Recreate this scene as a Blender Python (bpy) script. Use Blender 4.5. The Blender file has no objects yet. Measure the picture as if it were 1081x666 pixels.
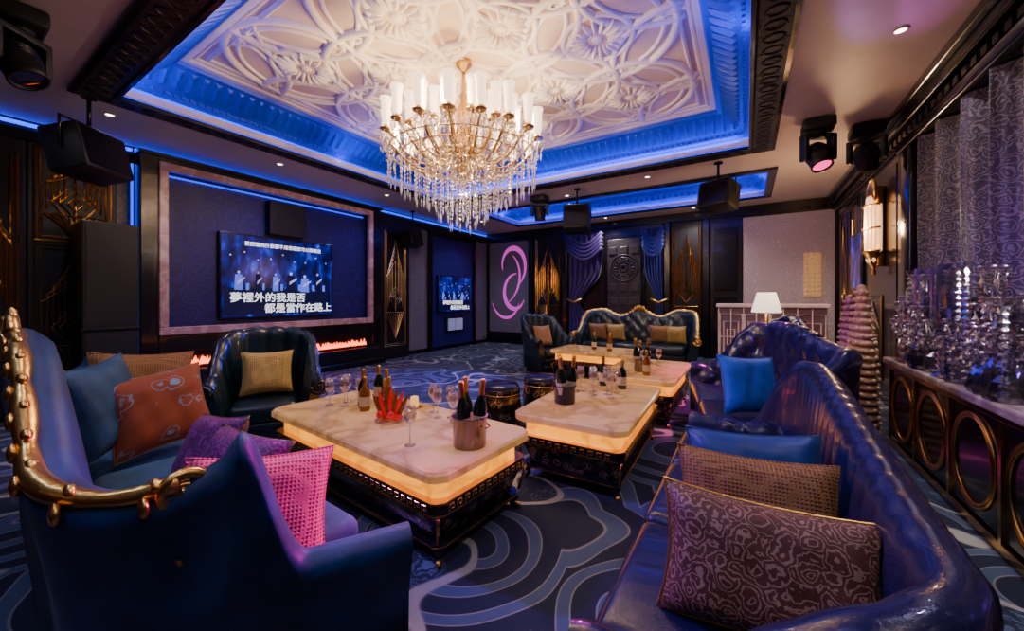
import bpy, bmesh, math, random
from mathutils import Vector, Matrix
random.seed(7)
pi=math.pi; sin=math.sin; cos=math.cos
C=bpy.context.scene.collection
# ---------------------------------------------------------------- materials
def ramp(nt,sock,stops):
    r=nt.nodes.new('ShaderNodeValToRGB'); nt.links.new(sock,r.inputs[0])
    e=r.color_ramp.elements
    while len(e)<len(stops): e.new(0.5)
    for i,(p,c) in enumerate(stops):
        e[i].position=p; e[i].color=(c[0],c[1],c[2],1)
    return r.outputs[0]
def coord(nt,scale=1,warp=0,wscale=2):
    tc=nt.nodes.new('ShaderNodeTexCoord'); mp=nt.nodes.new('ShaderNodeMapping')
    s=scale if isinstance(scale,(tuple,list)) else (scale,)*3
    mp.inputs['Scale'].default_value=s
    nt.links.new(tc.outputs['Object'],mp.inputs[0]); o=mp.outputs[0]
    if warp:
        n=nt.nodes.new('ShaderNodeTexNoise'); n.inputs['Scale'].default_value=wscale; n.inputs['Detail'].default_value=1; nt.links.new(o,n.inputs['Vector'])
        a=nt.nodes.new('ShaderNodeVectorMath'); a.operation='SCALE'; a.inputs['Scale'].default_value=warp
        nt.links.new(n.outputs['Color'],a.inputs[0])
        b=nt.nodes.new('ShaderNodeVectorMath'); b.operation='ADD'; nt.links.new(o,b.inputs[0]); nt.links.new(a.outputs[0],b.inputs[1]); o=b.outputs[0]
    return o
def mth(nt,op,a,b=None):
    m=nt.nodes.new('ShaderNodeMath'); m.operation=op
    for i,v in enumerate((a,b)):
        if v is None: continue
        if isinstance(v,(int,float)): m.inputs[i].default_value=v
        else: nt.links.new(v,m.inputs[i])
    return m.outputs[0]
def mixc(nt,f,a,b):
    m=nt.nodes.new('ShaderNodeMix'); m.data_type='RGBA'
    if isinstance(f,(int,float)): m.inputs[0].default_value=f
    else: nt.links.new(f,m.inputs[0])
    for i,v in ((6,a),(7,b)):
        if isinstance(v,(tuple,list)): m.inputs[i].default_value=(v[0],v[1],v[2],1)
        else: nt.links.new(v,m.inputs[i])
    return m.outputs[2]
def noise(nt,co,scale,detail=3):
    n=nt.nodes.new('ShaderNodeTexNoise'); n.inputs['Scale'].default_value=scale; n.inputs['Detail'].default_value=detail
    nt.links.new(co,n.inputs['Vector']); return n.outputs['Fac']
def voro(nt,co,scale,feat='F1',rnd=1):
    n=nt.nodes.new('ShaderNodeTexVoronoi'); n.feature=feat; n.inputs['Scale'].default_value=scale; n.inputs['Randomness'].default_value=rnd
    nt.links.new(co,n.inputs['Vector']); return n.outputs['Distance']
def M(name,base,rough=.5,metal=0,em=None,es=0,trans=0,bump=None,coat=0,sheen=0,var=.12,kind=None,colB=None,pscale=8,ior=1.45,metB=None,roughB=None):
    m=bpy.data.materials.new(name); m.use_nodes=True; nt=m.node_tree
    b=nt.nodes['Principled BSDF']; L=nt.links
    b.inputs['Roughness'].default_value=rough; b.inputs['Metallic'].default_value=metal
    b.inputs['Transmission Weight'].default_value=trans; b.inputs['IOR'].default_value=ior
    b.inputs['Coat Weight'].default_value=coat; b.inputs['Sheen Weight'].default_value=sheen
    fac=None
    if kind=='damask':
        co=coord(nt,1,.5/pscale*1.2,pscale*.6); d=voro(nt,co,pscale); s=mth(nt,'SINE',mth(nt,'MULTIPLY',d,22.0))
        fac=ramp(nt,s,[(.45,(0,0,0)),(.55,(1,1,1))])
    elif kind=='paisley':
        co=coord(nt,1,.5/pscale,pscale*1.1); d=voro(nt,co,pscale); n=noise(nt,co,pscale*1.7,4)
        s=mth(nt,'SINE',mth(nt,'MULTIPLY',mth(nt,'ADD',d,mth(nt,'MULTIPLY',n,.8)),26.0))
        fac=ramp(nt,s,[(.42,(0,0,0)),(.62,(1,1,1))])
    elif kind=='flower':
        co=coord(nt,1,.25/pscale,pscale*2); d=voro(nt,co,pscale); n=noise(nt,co,pscale*2.5,4)
        s=mth(nt,'ADD',mth(nt,'MULTIPLY',d,.9),mth(nt,'MULTIPLY',n,.5))
        fac=ramp(nt,s,[(.38,(1,1,1)),(.45,(0,0,0)),(.56,(0,0,0)),(.59,(.8,.8,.8)),(.63,(0,0,0))])
    elif kind=='weave':
        co=coord(nt,pscale); ch=nt.nodes.new('ShaderNodeTexVoronoi'); ch.inputs['Randomness'].default_value=0; ch.inputs['Scale'].default_value=1
        L.new(co,ch.inputs['Vector']); fac=ramp(nt,ch.outputs['Distance'],[(.25,(0,0,0)),(.5,(1,1,1))])
    elif kind=='vein':
        co=coord(nt,1,.6,1.5); n=noise(nt,co,pscale,6); fac=ramp(nt,mth(nt,'ABSOLUTE',mth(nt,'SUBTRACT',n,.5)),[(0,(1,1,1)),(.06,(.25,.25,.25)),(.2,(0,0,0))])
    if fac is not None:
        col=mixc(nt,fac,base,colB); L.new(col,b.inputs['Base Color'])
        if metB is not None:
            L.new(mth(nt,'ADD',mth(nt,'MULTIPLY',fac,metB-metal),metal),b.inputs['Metallic'])
    else:
        co=coord(nt,1); n=noise(nt,co,6,3)
        dk=tuple(c*(1-var) for c in base); lt=tuple(min(1,c*(1+var)) for c in base)
        L.new(ramp(nt,n,[(.3,dk),(.7,lt)]),b.inputs['Base Color'])
    if em is not None:
        b.inputs['Emission Color'].default_value=(*em,1); b.inputs['Emission Strength'].default_value=es
        if kind=='vein':
            L.new(mixc(nt,fac,em,tuple(c*.55 for c in em)),b.inputs['Emission Color'])
    if bump:
        bn=nt.nodes.new('ShaderNodeBump'); bn.inputs['Strength'].default_value=bump[1]; bn.inputs['Distance'].default_value=.01
        if fac is not None and bump[0]==0: L.new(fac,bn.inputs['Height'])
        else: L.new(noise(nt,coord(nt,1),bump[0],4),bn.inputs['Height'])
        L.new(bn.outputs[0],b.inputs['Normal'])
    return m
def thin_glass(name,tint=(1,1,1),blend=.35,rough=.03):
    m=bpy.data.materials.new(name); m.use_nodes=True; nt=m.node_tree; nt.nodes.remove(nt.nodes['Principled BSDF'])
    out=[n for n in nt.nodes if n.type=='OUTPUT_MATERIAL'][0]
    t=nt.nodes.new('ShaderNodeBsdfTransparent'); t.inputs[0].default_value=(.85*tint[0],.85*tint[1],.87*tint[2],1)
    g=nt.nodes.new('ShaderNodeBsdfGlossy'); g.inputs['Color'].default_value=(*tint,1); g.inputs['Roughness'].default_value=rough
    lw=nt.nodes.new('ShaderNodeLayerWeight'); lw.inputs[0].default_value=blend
    mx=nt.nodes.new('ShaderNodeMixShader'); f=mth(nt,'ADD',mth(nt,'MULTIPLY',lw.outputs['Facing'],.75),.10)
    nt.links.new(f,mx.inputs[0]); nt.links.new(t.outputs[0],mx.inputs[1]); nt.links.new(g.outputs[0],mx.inputs[2]); nt.links.new(mx.outputs[0],out.inputs[0])
    return m
black=M('black_lacquer',(.008,.007,.010),.22,coat=.3)
blackm=M('black_satin',(.010,.010,.012),.5,bump=(80,.1))
darkwall=M('dark_wood_panel',(.016,.010,.012),.28,coat=.2,bump=(14,.15))
wallpat=M('dark_damask_wall',(.014,.010,.015),.35,kind='damask',colB=(.04,.028,.034),pscale=5,bump=(0,.4))
gold=M('gold_leaf',(.90,.52,.12),.28,1,bump=(30,.3))
agold=M('aged_gold',(.55,.36,.14),.3,1)
goldd=M('dim_gold_inlay',(.50,.34,.16),.35,1)
brass=M('brass',(.7,.42,.12),.22,1)
chrome=M('dark_steel',(.20,.17,.14),.15,1)
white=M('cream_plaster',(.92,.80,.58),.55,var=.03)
whiteb=M('shade_toned_plaster_ground',(.72,.54,.33),.65,var=.05)  # ground coloured darker to stand in for shade between the relief
ceilm=M('cream_ceiling_paint',(.85,.73,.62),.4,var=.03)
covem=M('led_tinted_cove_plaster',(.008,.06,.60),.4,var=.03)  # blue of the LED light is painted into the plaster colour
trimblk=M('ornate_black_trim',(.02,.016,.014),.35,kind='flower',colB=(.08,.055,.04),pscale=7,bump=(0,.8))
bluel=M('blue_led',(.0,.02,.2),.5,em=(.0,.035,1.0),es=4.0)
bluel2=M('blue_led_soft',(.0,.02,.2),.5,em=(.0,.04,1.0),es=2.5)
candle=M('opal_glass_shade',(.9,.8,.7),.3,em=(1,.70,.40),es=3.2)
crystal=M('crystal',(1,.96,.9),.03,trans=.9,ior=1.55,em=(1,.72,.48),es=.08,var=.0)  # faint emission puts the bulbs' warm glow into the crystal itself
crystal2=thin_glass('console_crystal',(1,.98,1),.55,.08)
glass=thin_glass('clear_glass',(1,1,1),.32,.02)
pinkmar=M('pink_marble',(.50,.25,.24),.25,kind='vein',colB=(.75,.5,.46),pscale=3,coat=.3)
onyx=M('backlit_marble_top',(.66,.45,.24),.14,kind='vein',colB=(.42,.25,.10),pscale=2.2,coat=.4,em=(1,.42,.07),es=.34)
amber=M('amber_lightbox',(1,.45,.03),.4,kind='vein',colB=(.9,.32,.02),pscale=3,em=(1,.34,.0),es=2.0)
lacq=M('floral_lacquer',(.008,.007,.007),.25,kind='flower',colB=(.50,.38,.22),pscale=13,metB=.8,coat=.3)
stone=M('silver_stone_panel',(.20,.17,.21),.55,kind='damask',colB=(.27,.23,.28),pscale=9,bump=(0,.6))
stone2=M('white_carved_stone',(.58,.50,.50),.55,kind='damask',colB=(.72,.62,.62),pscale=8,bump=(0,1))
leather=M('navy_leather',(.011,.009,.050),.22,bump=(140,.15),coat=.35)
leatherT=M('teal_leather',(.005,.020,.030),.28,bump=(120,.15),coat=.3)
velvet=M('blue_velvet',(.005,.032,.115),.5,sheen=.05,bump=(60,.15),var=.6)
velvet2=M('slate_blue_velvet',(.025,.08,.17),.7,sheen=.05,bump=(60,.2),var=.4)
pinkp=M('pink_woven_fabric',(.42,.0,.11),.6,kind='weave',colB=(.68,.10,.24),pscale=75,sheen=.05,bump=(0,.6))
purp=M('purple_velvet',(.11,.004,.13),.5,kind='paisley',colB=(.30,.015,.28),pscale=12,sheen=.1)
orangep=M('rust_floral_fabric',(.30,.06,.014),.6,kind='flower',colB=(.22,.38,.50),pscale=9,sheen=.05)
goldp=M('gold_weave_fabric',(.42,.27,.05),.55,kind='weave',colB=(.60,.44,.13),pscale=70,bump=(0,.5))
brownp=M('brown_paisley_fabric',(.11,.035,.018),.55,kind='paisley',colB=(.34,.20,.12),pscale=20,bump=(0,.4))
tanp=M('bronze_weave_fabric',(.20,.075,.015),.6,kind='weave',colB=(.32,.16,.045),pscale=80,bump=(0,.6))
bluep=M('blue_satin_fabric',(.01,.11,.50),.45,sheen=.1,bump=(30,.3),var=.2)
navyp=M('dark_blue_satin',(.012,.05,.20),.4,sheen=.1,var=.2)
tan=M('tan_fabric',(.34,.18,.07),.7,var=.2)
lace=M('lace_curtain',(.05,.038,.040),.45,kind='paisley',colB=(.20,.155,.145),pscale=11,bump=(0,.4),sheen=.2)
drapeP=M('purple_drape',(.04,.01,.16),.5,sheen=.3)
drapeB=M('blue_drape',(.012,.02,.30),.5,sheen=.3)
fire=M('fire',(.3,.05,0),.5,em=(1,.08,.004),es=7)
peach=M('beige_carved_wood',(.66,.40,.20),.4,bump=(20,.3))
bottleg=M('dark_green_bottle',(.005,.02,.008),.08,coat=.5)
bottlea=M('amber_bottle',(.25,.08,.01),.08,coat=.6)
foil=M('gold_foil',(.85,.5,.10),.3,1,bump=(60,.4))
label=M('cream_label',(.6,.5,.3),.6)
red=M('red_glass',(.7,.015,.015),.15,coat=.5,em=(1,.03,.02),es=.15)
lampsh=M('white_lampshade',(.9,.8,.75),.6,em=(1,.78,.6),es=1.8)
magl=M('magenta_lens',(1,.03,.35),.2,em=(1,.01,.25),es=3)
warmd=M('downlight_and_fill_lens',(1,.9,.8),.3,em=(1,.85,.7),es=12)
sconceg=M('sconce_glass',(1,.7,.45),.25,em=(1,.50,.20),es=1.7)
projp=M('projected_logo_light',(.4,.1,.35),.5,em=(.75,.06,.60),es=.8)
textm=M('screen_text',(1,1,1),.5,em=(.9,.92,1),es=1.8)
navyw=M('deep_navy_panel',(.018,.012,.14),.4,kind='damask',colB=(.028,.018,.20),pscale=5)
def carpet():
    m=bpy.data.materials.new('swirl_carpet'); m.use_nodes=True; nt=m.node_tree; b=nt.nodes['Principled BSDF']
    b.inputs['Roughness'].default_value=.9; b.inputs['Sheen Weight'].default_value=.05
    co=coord(nt,1,.55,1.0)
    d=voro(nt,co,.95,rnd=1); s=mth(nt,'SINE',mth(nt,'MULTIPLY',d,38.0))
    arcs=ramp(nt,s,[(.35,(0,0,0)),(.60,(1,1,1))])
    thin=ramp(nt,mth(nt,'ABSOLUTE',mth(nt,'SUBTRACT',s,.4)),[(.0,(1,1,1)),(.20,(0,0,0))])
    n=noise(nt,coord(nt,1,.5,.8),1.1,1); mask=ramp(nt,n,[(.47,(0,0,0)),(.485,(1,1,1))])
    edge=ramp(nt,mth(nt,'ABSOLUTE',mth(nt,'SUBTRACT',n,.478)),[(.0,(1,1,1)),(.008,(1,1,1)),(.012,(0,0,0))])
    co2=coord(nt,1,.06,7); d2=voro(nt,co2,4.6); leaf=noise(nt,co2,18,3)
    fl=ramp(nt,mth(nt,'ADD',d2,mth(nt,'MULTIPLY',leaf,.5)),[(.38,(1,1,1)),(.43,(0,0,0)),(.50,(0,0,0)),(.53,(.9,.9,.9)),(.58,(0,0,0)),(.66,(0,0,0)),(.68,(.6,.6,.6)),(.72,(0,0,0))])
    base=mixc(nt,arcs,(.006,.010,.034),(.060,.090,.165))
    plain=mixc(nt,fl,(.007,.014,.048),(.11,.16,.28))
    c=mixc(nt,mask,plain,base)
    c=mixc(nt,mth(nt,'MULTIPLY',thin,mth(nt,'MULTIPLY',mask,.75)),c,(.38,.36,.31))
    c=mixc(nt,edge,c,(.38,.36,.31))
    nt.links.new(c,b.inputs['Base Color'])
    bn=nt.nodes.new('ShaderNodeBump'); bn.inputs['Strength'].default_value=.5; bn.inputs['Distance'].default_value=.01
    nt.links.new(noise(nt,coord(nt,1),260,2),bn.inputs['Height']); nt.links.new(bn.outputs[0],b.inputs['Normal'])
    return m
carpetm=carpet()
def screenmat():
    m=bpy.data.materials.new('tv_picture'); m.use_nodes=True; nt=m.node_tree; b=nt.nodes['Principled BSDF']
    b.inputs['Base Color'].default_value=(0,0,.01,1); b.inputs['Roughness'].default_value=.2
    co=coord(nt,(1,3.2,1.6)); n=noise(nt,co,2.2,4)
    r=ramp(nt,n,[(.40,(.0,.002,.05)),(.58,(.004,.008,.24)),(.70,(.02,.06,.8)),(.85,(.3,.5,1))])
    nt.links.new(r,b.inputs['Emission Color']); b.inputs['Emission Strength'].default_value=1.0
    return m
screenm=screenmat()
# ---------------------------------------------------------------- mesh builder
class MB:
    def __init__(s): s.V=[];s.F=[];s.Mi=[];s.S=[];s.mats=[]
    def mi(s,m):
        if m not in s.mats: s.mats.append(m)
        return s.mats.index(m)
    def add(s,vs,fs,mat,smooth=False,T=None):
        o=len(s.V); k=s.mi(mat)
        for v in vs:
            v=Vector(v); s.V.append(tuple(T@v) if T is not None else tuple(v))
        for f in fs:
            s.F.append([i+o for i in f]); s.Mi.append(k); s.S.append(smooth)
    def box(s,x0,x1,y0,y1,z0,z1,mat,bev=0,T=None,seg=2):
        if x0>x1:x0,x1=x1,x0
        if y0>y1:y0,y1=y1,y0
        if bev<=0:
            vs=[(x,y,z) for z in (z0,z1) for y in (y0,y1) for x in (x0,x1)]
            s.add(vs,[(0,2,3,1),(4,5,7,6),(0,1,5,4),(2,6,7,3),(0,4,6,2),(1,3,7,5)],mat,False,T); return
        bm=bmesh.new(); bmesh.ops.create_cube(bm,size=1)
        for v in bm.verts: v.co=Vector(((x0+x1)/2+v.co.x*(x1-x0),(y0+y1)/2+v.co.y*(y1-y0),(z0+z1)/2+v.co.z*(z1-z0)))
        bev=min(bev,.49*min(x1-x0,y1-y0,z1-z0))
        bmesh.ops.bevel(bm,geom=list(bm.edges),offset=bev,segments=seg,profile=.5,affect='EDGES')
        bm.verts.index_update()
        s.add([v.co.copy() for v in bm.verts],[[v.index for v in f.verts] for f in bm.faces],mat,bev>.015,T); bm.free()
    def lathe(s,prof,mat,seg=16,loc=(0,0,0),T=None,smooth=True,sx=1,sy=1):
        vs=[];fs=[];n=len(prof)
        for r,z in prof:
            for j in range(seg):
                a=2*pi*j/seg; vs.append((loc[0]+max(r,.0005)*cos(a)*sx,loc[1]+max(r,.0005)*sin(a)*sy,loc[2]+z))
        for i in range(n-1):
            for j in range(seg):
                k=(j+1)%seg; fs.append((i*seg+j,i*seg+k,(i+1)*seg+k,(i+1)*seg+j))
        s.add(vs,fs,mat,smooth,T)
    def cyl(s,r,z0,z1,mat,seg=16,loc=(0,0,0),T=None):
        s.lathe([(0,z0),(r,z0),(r,z1),(0,z1)],mat,seg,loc,T,smooth=False)
    def rod(s,a,b,r,mat,seg=6,T=None): s.tube([a,b],r,mat,seg,T=T)
    def tube(s,pts,r,mat,seg=6,closed=False,T=None,smooth=True):
        pts=[Vector(p) for p in pts]; n=len(pts); vs=[];fs=[]
        up=None
        for i,p in enumerate(pts):
            if closed: t=pts[(i+1)%n]-pts[i-1]
            else: t=pts[min(i+1,n-1)]-pts[max(i-1,0)]
            if t.length<1e-9: t=Vector((0,0,1))
            t.normalize()
            if up is None:
                up=Vector((0,0,1)) if abs(t.z)<.9 else Vector((1,0,0))
            a=up-t*up.dot(t)
            if a.length<1e-4: a=Vector((1,0,0))-t*t.x
            a.normalize(); up=a; b=t.cross(a)
            rr=r[i] if isinstance(r,(list,tuple)) else r
            for j in range(seg):
                q=2*pi*j/seg; vs.append(p+a*(rr*cos(q))+b*(rr*sin(q)))
        m=n if closed else n-1
        for i in range(m):
            i2=(i+1)%n
            for j in range(seg):
                k=(j+1)%seg; fs.append((i*seg+j,i2*seg+j,i2*seg+k,i*seg+k))
        if not closed:
            fs.append(tuple(range(seg))); fs.append(tuple(range((n-1)*seg,n*seg))[::-1])
        s.add(vs,fs,mat,smooth,T)
    def sph(s,c,r,mat,seg=10,T=None,sc=(1,1,1)):
        n=max(4,seg//2)
        vs=[];fs=[]
        for i in range(n+1):
            a=-pi/2+pi*i/n
            for j in range(seg):
                q=2*pi*j/seg; vs.append((c[0]+r*sc[0]*cos(a)*cos(q),c[1]+r*sc[1]*cos(a)*sin(q),c[2]+r*sc[2]*sin(a)))
        for i in range(n):
            for j in range(seg):
                k=(j+1)%seg; fs.append((i*seg+j,i*seg+k,(i+1)*seg+k,(i+1)*seg+j))
        s.add(vs,fs,mat,True,T)
    def octa(s,c,w,h,mat):
        x,y,z=c; s.add([(x,y,z+h*.4),(x+w,y,z),(x,y+w,z),(x-w,y,z),(x,y-w,z),(x,y,z-h*.6)],[(0,1,2),(0,2,3),(0,3,4),(0,4,1),(5,2,1),(5,3,2),(5,4,3),(5,1,4)],mat)
    def zprism(s,poly,z0,z1,mat,T=None,poly2=None):
        n=len(poly); p2=poly2 or poly
        vs=[(p[0],p[1],z0) for p in poly]+[(p[0],p[1],z1) for p in p2]
        fs=[tuple(range(n))[::-1],tuple(range(n,2*n))]+[(i,(i+1)%n,(i+1)%n+n,i+n) for i in range(n)]
        s.add(vs,fs,mat,False,T)
    def pillow(s,w,h,t,mat,T,n=18,pipe=None):
        vs=[];fs=[]
        def P(u,v,sg):
            x=w/2*u*(1-.10*(1-v*v)*abs(u)); z=h/2*v*(1-.10*(1-u*u)*abs(v))
            y=sg*t/2*((1-u**4)*(1-v**4))**.55*(1+.06*sin(u*9+v*4)*cos(v*7-u*3))
            return (x,y,z)
        for sg in (1,-1):
            o=len(vs)
            for i in range(n+1):
                for j in range(n+1):
                    vs.append(P(-1+2*i/n,-1+2*j/n,sg))
            for i in range(n):
                for j in range(n):
                    q=[o+i*(n+1)+j,o+(i+1)*(n+1)+j,o+(i+1)*(n+1)+j+1,o+i*(n+1)+j+1]
                    fs.append(q if sg<0 else q[::-1])
        s.add(vs,fs,mat,True,T)
        pts=[]
        for k in range(4):
            for i in range(n):
                a=-1+2*i/n
                u,v=[(a,-1),(1,a),(-a,1),(-1,-a)][k]; pts.append(P(u,v,0))
        s.tube(pts,.005,pipe or mat,5,closed=True,T=T)
    def build(s,name,loc=(0,0,0),rz=0,parent=None,rot=None):
        me=bpy.data.meshes.new(name); me.from_pydata(s.V,[],s.F)
        for m in s.mats: me.materials.append(m)
        me.polygons.foreach_set('material_index',s.Mi); me.polygons.foreach_set('use_smooth',s.S)
        me.update()
        bm=bmesh.new(); bm.from_mesh(me); bmesh.ops.recalc_face_normals(bm,faces=bm.faces); bm.to_mesh(me); bm.free()
        o=bpy.data.objects.new(name,me); C.objects.link(o); o.location=loc; o.rotation_euler=rot or (0,0,rz)
        if parent: o.parent=parent
        return o
def TR(x,y,z,rx=0,ry=0,rz=0):
    return Matrix.Translation((x,y,z))@Matrix.Rotation(rz,4,'Z')@Matrix.Rotation(ry,4,'Y')@Matrix.Rotation(rx,4,'X')
def empty(name,loc=(0,0,0),rz=0):
    e=bpy.data.objects.new(name,None); C.objects.link(e); e.location=loc; e.rotation_euler=(0,0,rz); e.empty_display_size=.1; return e
def box_obj(name,x0,x1,y0,y1,z0,z1,mat,bev=0):
    mb=MB(); cx,cy,cz=(x0+x1)/2,(y0+y1)/2,(z0+z1)/2
    mb.box(x0-cx,x1-cx,y0-cy,y1-cy,z0-cz,z1-cz,mat,bev); return mb.build(name,(cx,cy,cz))
# ---------------------------------------------------------------- room
XL,XR,YF,YB,ZC=-7.0,1.6,-1.0,9.8,3.4
box_obj('floor',XL-.2,XR+.2,YF-.2,YB+.2,-.1,0,carpetm)
box_obj('wall_left',XL-.2,XL,YF-.2,YB+.2,0,4.1,wallpat)
box_obj('wall_right',XR,XR+.2,YF-.2,YB+.2,0,4.1,darkwall)
box_obj('wall_back',XL,XR,YB,YB+.2,0,4.1,darkwall)
box_obj('wall_front',XL,XR,YF-.2,YF,0,4.1,darkwall)
A=(-5.3,.03,1.13,5.9); B=(-5.3,.30,7.2,8.9)
mb=MB()
zt=ZC+.08
mb.box(XL,A[0],YF,YB,ZC,zt,ceilm); mb.box(B[1],XR,YF,YB,ZC,zt,ceilm)
mb.box(A[1],B[1],YF,B[2],ZC,zt,ceilm); mb.box(A[0],A[1],YF,A[2],ZC,zt,ceilm)
mb.box(A[0],A[1],A[3],B[2],ZC,zt,ceilm); mb.box(A[0],B[1],B[3],YB,ZC,zt,ceilm)
mb.build('ceiling')
box_obj('ceiling.001',XL,XR,YF,YB,4.02,4.1,ceilm)
def rect_sweep(mb,R,prof,mats):
    def ring(o,z): return [(R[0]+o,R[2]+o,z),(R[1]-o,R[2]+o,z),(R[1]-o,R[3]-o,z),(R[0]+o,R[3]-o,z)]
    for i in range(len(prof)-1):
        vs=ring(*prof[i])+ring(*prof[i+1])
        mb.add(vs,[(j,(j+1)%4,(j+1)%4+4,j+4) for j in range(4)],mats[i])
mb=MB()
prof=[(-.30,3.395),(-.30,3.37),(-.26,3.355),(-.05,3.355),(-.03,3.34),(0,3.34),(0,3.385),(-.03,3.39),(-.03,3.51),(-.01,3.52),(.03,3.53),(.05,3.57),(.09,3.60),(.12,3.62),(.20,3.68),(.30,3.76),(.34,3.77),(.36,3.81),(.42,3.81),(.42,3.86)]
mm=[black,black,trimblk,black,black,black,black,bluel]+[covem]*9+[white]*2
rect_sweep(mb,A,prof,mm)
def along(R,o,sp):
    x0,x1,y0,y1=R[0]+o,R[1]-o,R[2]+o,R[3]-o
    n=int((x1-x0)/sp)
    for i in range(n):
        x=x0+(i+.5)*(x1-x0)/n; yield x,y0,0; yield x,y1,pi
    n=int((y1-y0)/sp)
    for i in range(n):
        y=y0+(i+.5)*(y1-y0)/n; yield x0,y,-pi/2; yield x1,y,pi/2
for x,y,rz in along(A,.12,.11):
    T=TR(x,y,3.615,rz=rz)
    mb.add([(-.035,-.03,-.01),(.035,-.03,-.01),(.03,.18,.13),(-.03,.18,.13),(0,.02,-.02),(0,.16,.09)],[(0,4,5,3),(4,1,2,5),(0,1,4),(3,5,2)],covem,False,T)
for x,y,rz in along(A,.04,.07):
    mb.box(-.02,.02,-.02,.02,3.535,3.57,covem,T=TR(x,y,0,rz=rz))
for x,y,rz in along(A,-.155,.16):
    T=TR(x,y,3.355,rz=rz); mb.tube([(.055*cos(2*pi*k/10),.07*sin(2*pi*k/10),0) for k in range(10)],.010,trimblk,4,closed=True,T=T)
mb.build('trim_1')
mb=MB()
prof=[(-.12,3.395),(-.12,3.37),(-.10,3.36),(0,3.36),(0,3.39),(-.02,3.39),(-.02,3.50),(.02,3.52),(.08,3.60),(.16,3.66),(.18,3.72)]
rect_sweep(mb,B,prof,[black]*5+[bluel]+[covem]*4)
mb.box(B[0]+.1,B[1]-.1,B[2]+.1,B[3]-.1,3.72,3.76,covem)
for x,y,rz in along(B,.07,.12):
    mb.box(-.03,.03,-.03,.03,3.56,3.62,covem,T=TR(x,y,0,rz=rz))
mb.build('trim_2')
# ceiling relief panel
mb=MB()
PX0,PX1,PY0,PY1=A[0]+.42,A[1]-.42,A[2]+.42,A[3]-.42; ZP=3.86
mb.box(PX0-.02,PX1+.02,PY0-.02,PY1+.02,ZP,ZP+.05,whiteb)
cx,cy=(PX0+PX1)/2,(PY0+PY1)/2
def ring(x,y,rx,ry,w,n=56):
    seg=[]; 
    for i in range(n+1):
        a=2*pi*i/n; px,py=x+rx*cos(a),y+ry*sin(a)
        if PX0<px<PX1 and PY0<py<PY1: seg.append((px,py,ZP))
        else:
            if len(seg)>1: mb.tube(seg,w,white,6)
            seg=[]
    if len(seg)>1: mb.tube(seg,w,white,6)
def rosette(x,y,R,n=16):
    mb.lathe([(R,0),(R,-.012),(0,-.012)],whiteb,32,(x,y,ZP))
    for k in range(n):
        a=2*pi*k/n; T=TR(x,y,ZP-.012,rz=a)
        mb.sph((R*.62,0,0),1,white,8,T=T,sc=(R*.34,R*.080,.045))
    mb.sph((x,y,ZP),R*.2,white,12,sc=(1,1,.55))
    ring(x,y,R*1.05,R*1.05,.034); ring(x,y,R*.27,R*.27,.014,24)
gx,gy=1.42,1.22
for i in range(-4,5):
    for j in range(-4,5):
        if (i+j)%2: continue
        x=cx+i*gx/2; y=cy+j*gy/2
        if not(PX0-.4<x<PX1+.4 and PY0-.4<y<PY1+.4): continue
        ring(x,y,.71,.71,.044,72); ring(x,y,.60,.60,.024,72)
        if PX0+.3<x<PX1-.3 and PY0+.3<y<PY1-.3: rosette(x,y,.31,18)
for i in range(-4,5):
    for j in range(-4,5):
        if (i+j)%2==0: continue
        x=cx+i*gx/2; y=cy+j*gy/2
        if PX0+.12<x<PX1-.12 and PY0+.12<y<PY1-.12:
            mb.tube([(x-.22,y,ZP),(x,y-.18,ZP),(x+.22,y,ZP),(x,y+.18,ZP)],.030,white,5,closed=True,smooth=False)
            for k in range(4):
                a=k*pi/2; mb.sph((x+.07*cos(a),y+.07*sin(a),ZP),1,white,8,sc=(.05,.05,.035))
for o in (.03,.12):
    mb.tube([(PX0+o,PY0+o,ZP),(PX1-o,PY0+o,ZP),(PX1-o,PY1-o,ZP),(PX0+o,PY1-o,ZP)],.032,white,6,closed=True)
mb.build('trim_3')
# crown mouldings
mb=MB()
for k,(d,z0,z1) in enumerate([(.06,2.98,3.10),(.10,3.10,3.22),(.18,3.22,3.32),(.24,3.32,3.395)]):
    mb.box(XR-d,XR,YF,YB,z0,z1,black,.012)
for i in range(70):
    y=-.5+i*.148; mb.box(XR-.135,XR-.09,y,y+.08,3.13,3.19,trimblk)
mb.build('trim_4')
box_obj('baseboard_back',XL,XR,YB-.03,YB,0,.2,black)
box_obj('baseboard_left',XL,XL+.03,YF,YB-.03,0,.2,black)
box_obj('baseboard_right',XR-.03,XR,YF,YB-.03,0,.2,black)
mb=MB(); mb.box(XL,XR-.24,YB-.1,YB,3.2,3.395,black,.01); mb.box(XL,XL+.06,YF,YB-.1,3.16,3.28,black,.01)
mb.box(XL,XL+.05,YF,1.6,3.33,3.36,bluel); mb.box(XL,XL+.05,5.5,YB-.1,3.33,3.36,bluel2); mb.build('trim_5')
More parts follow.
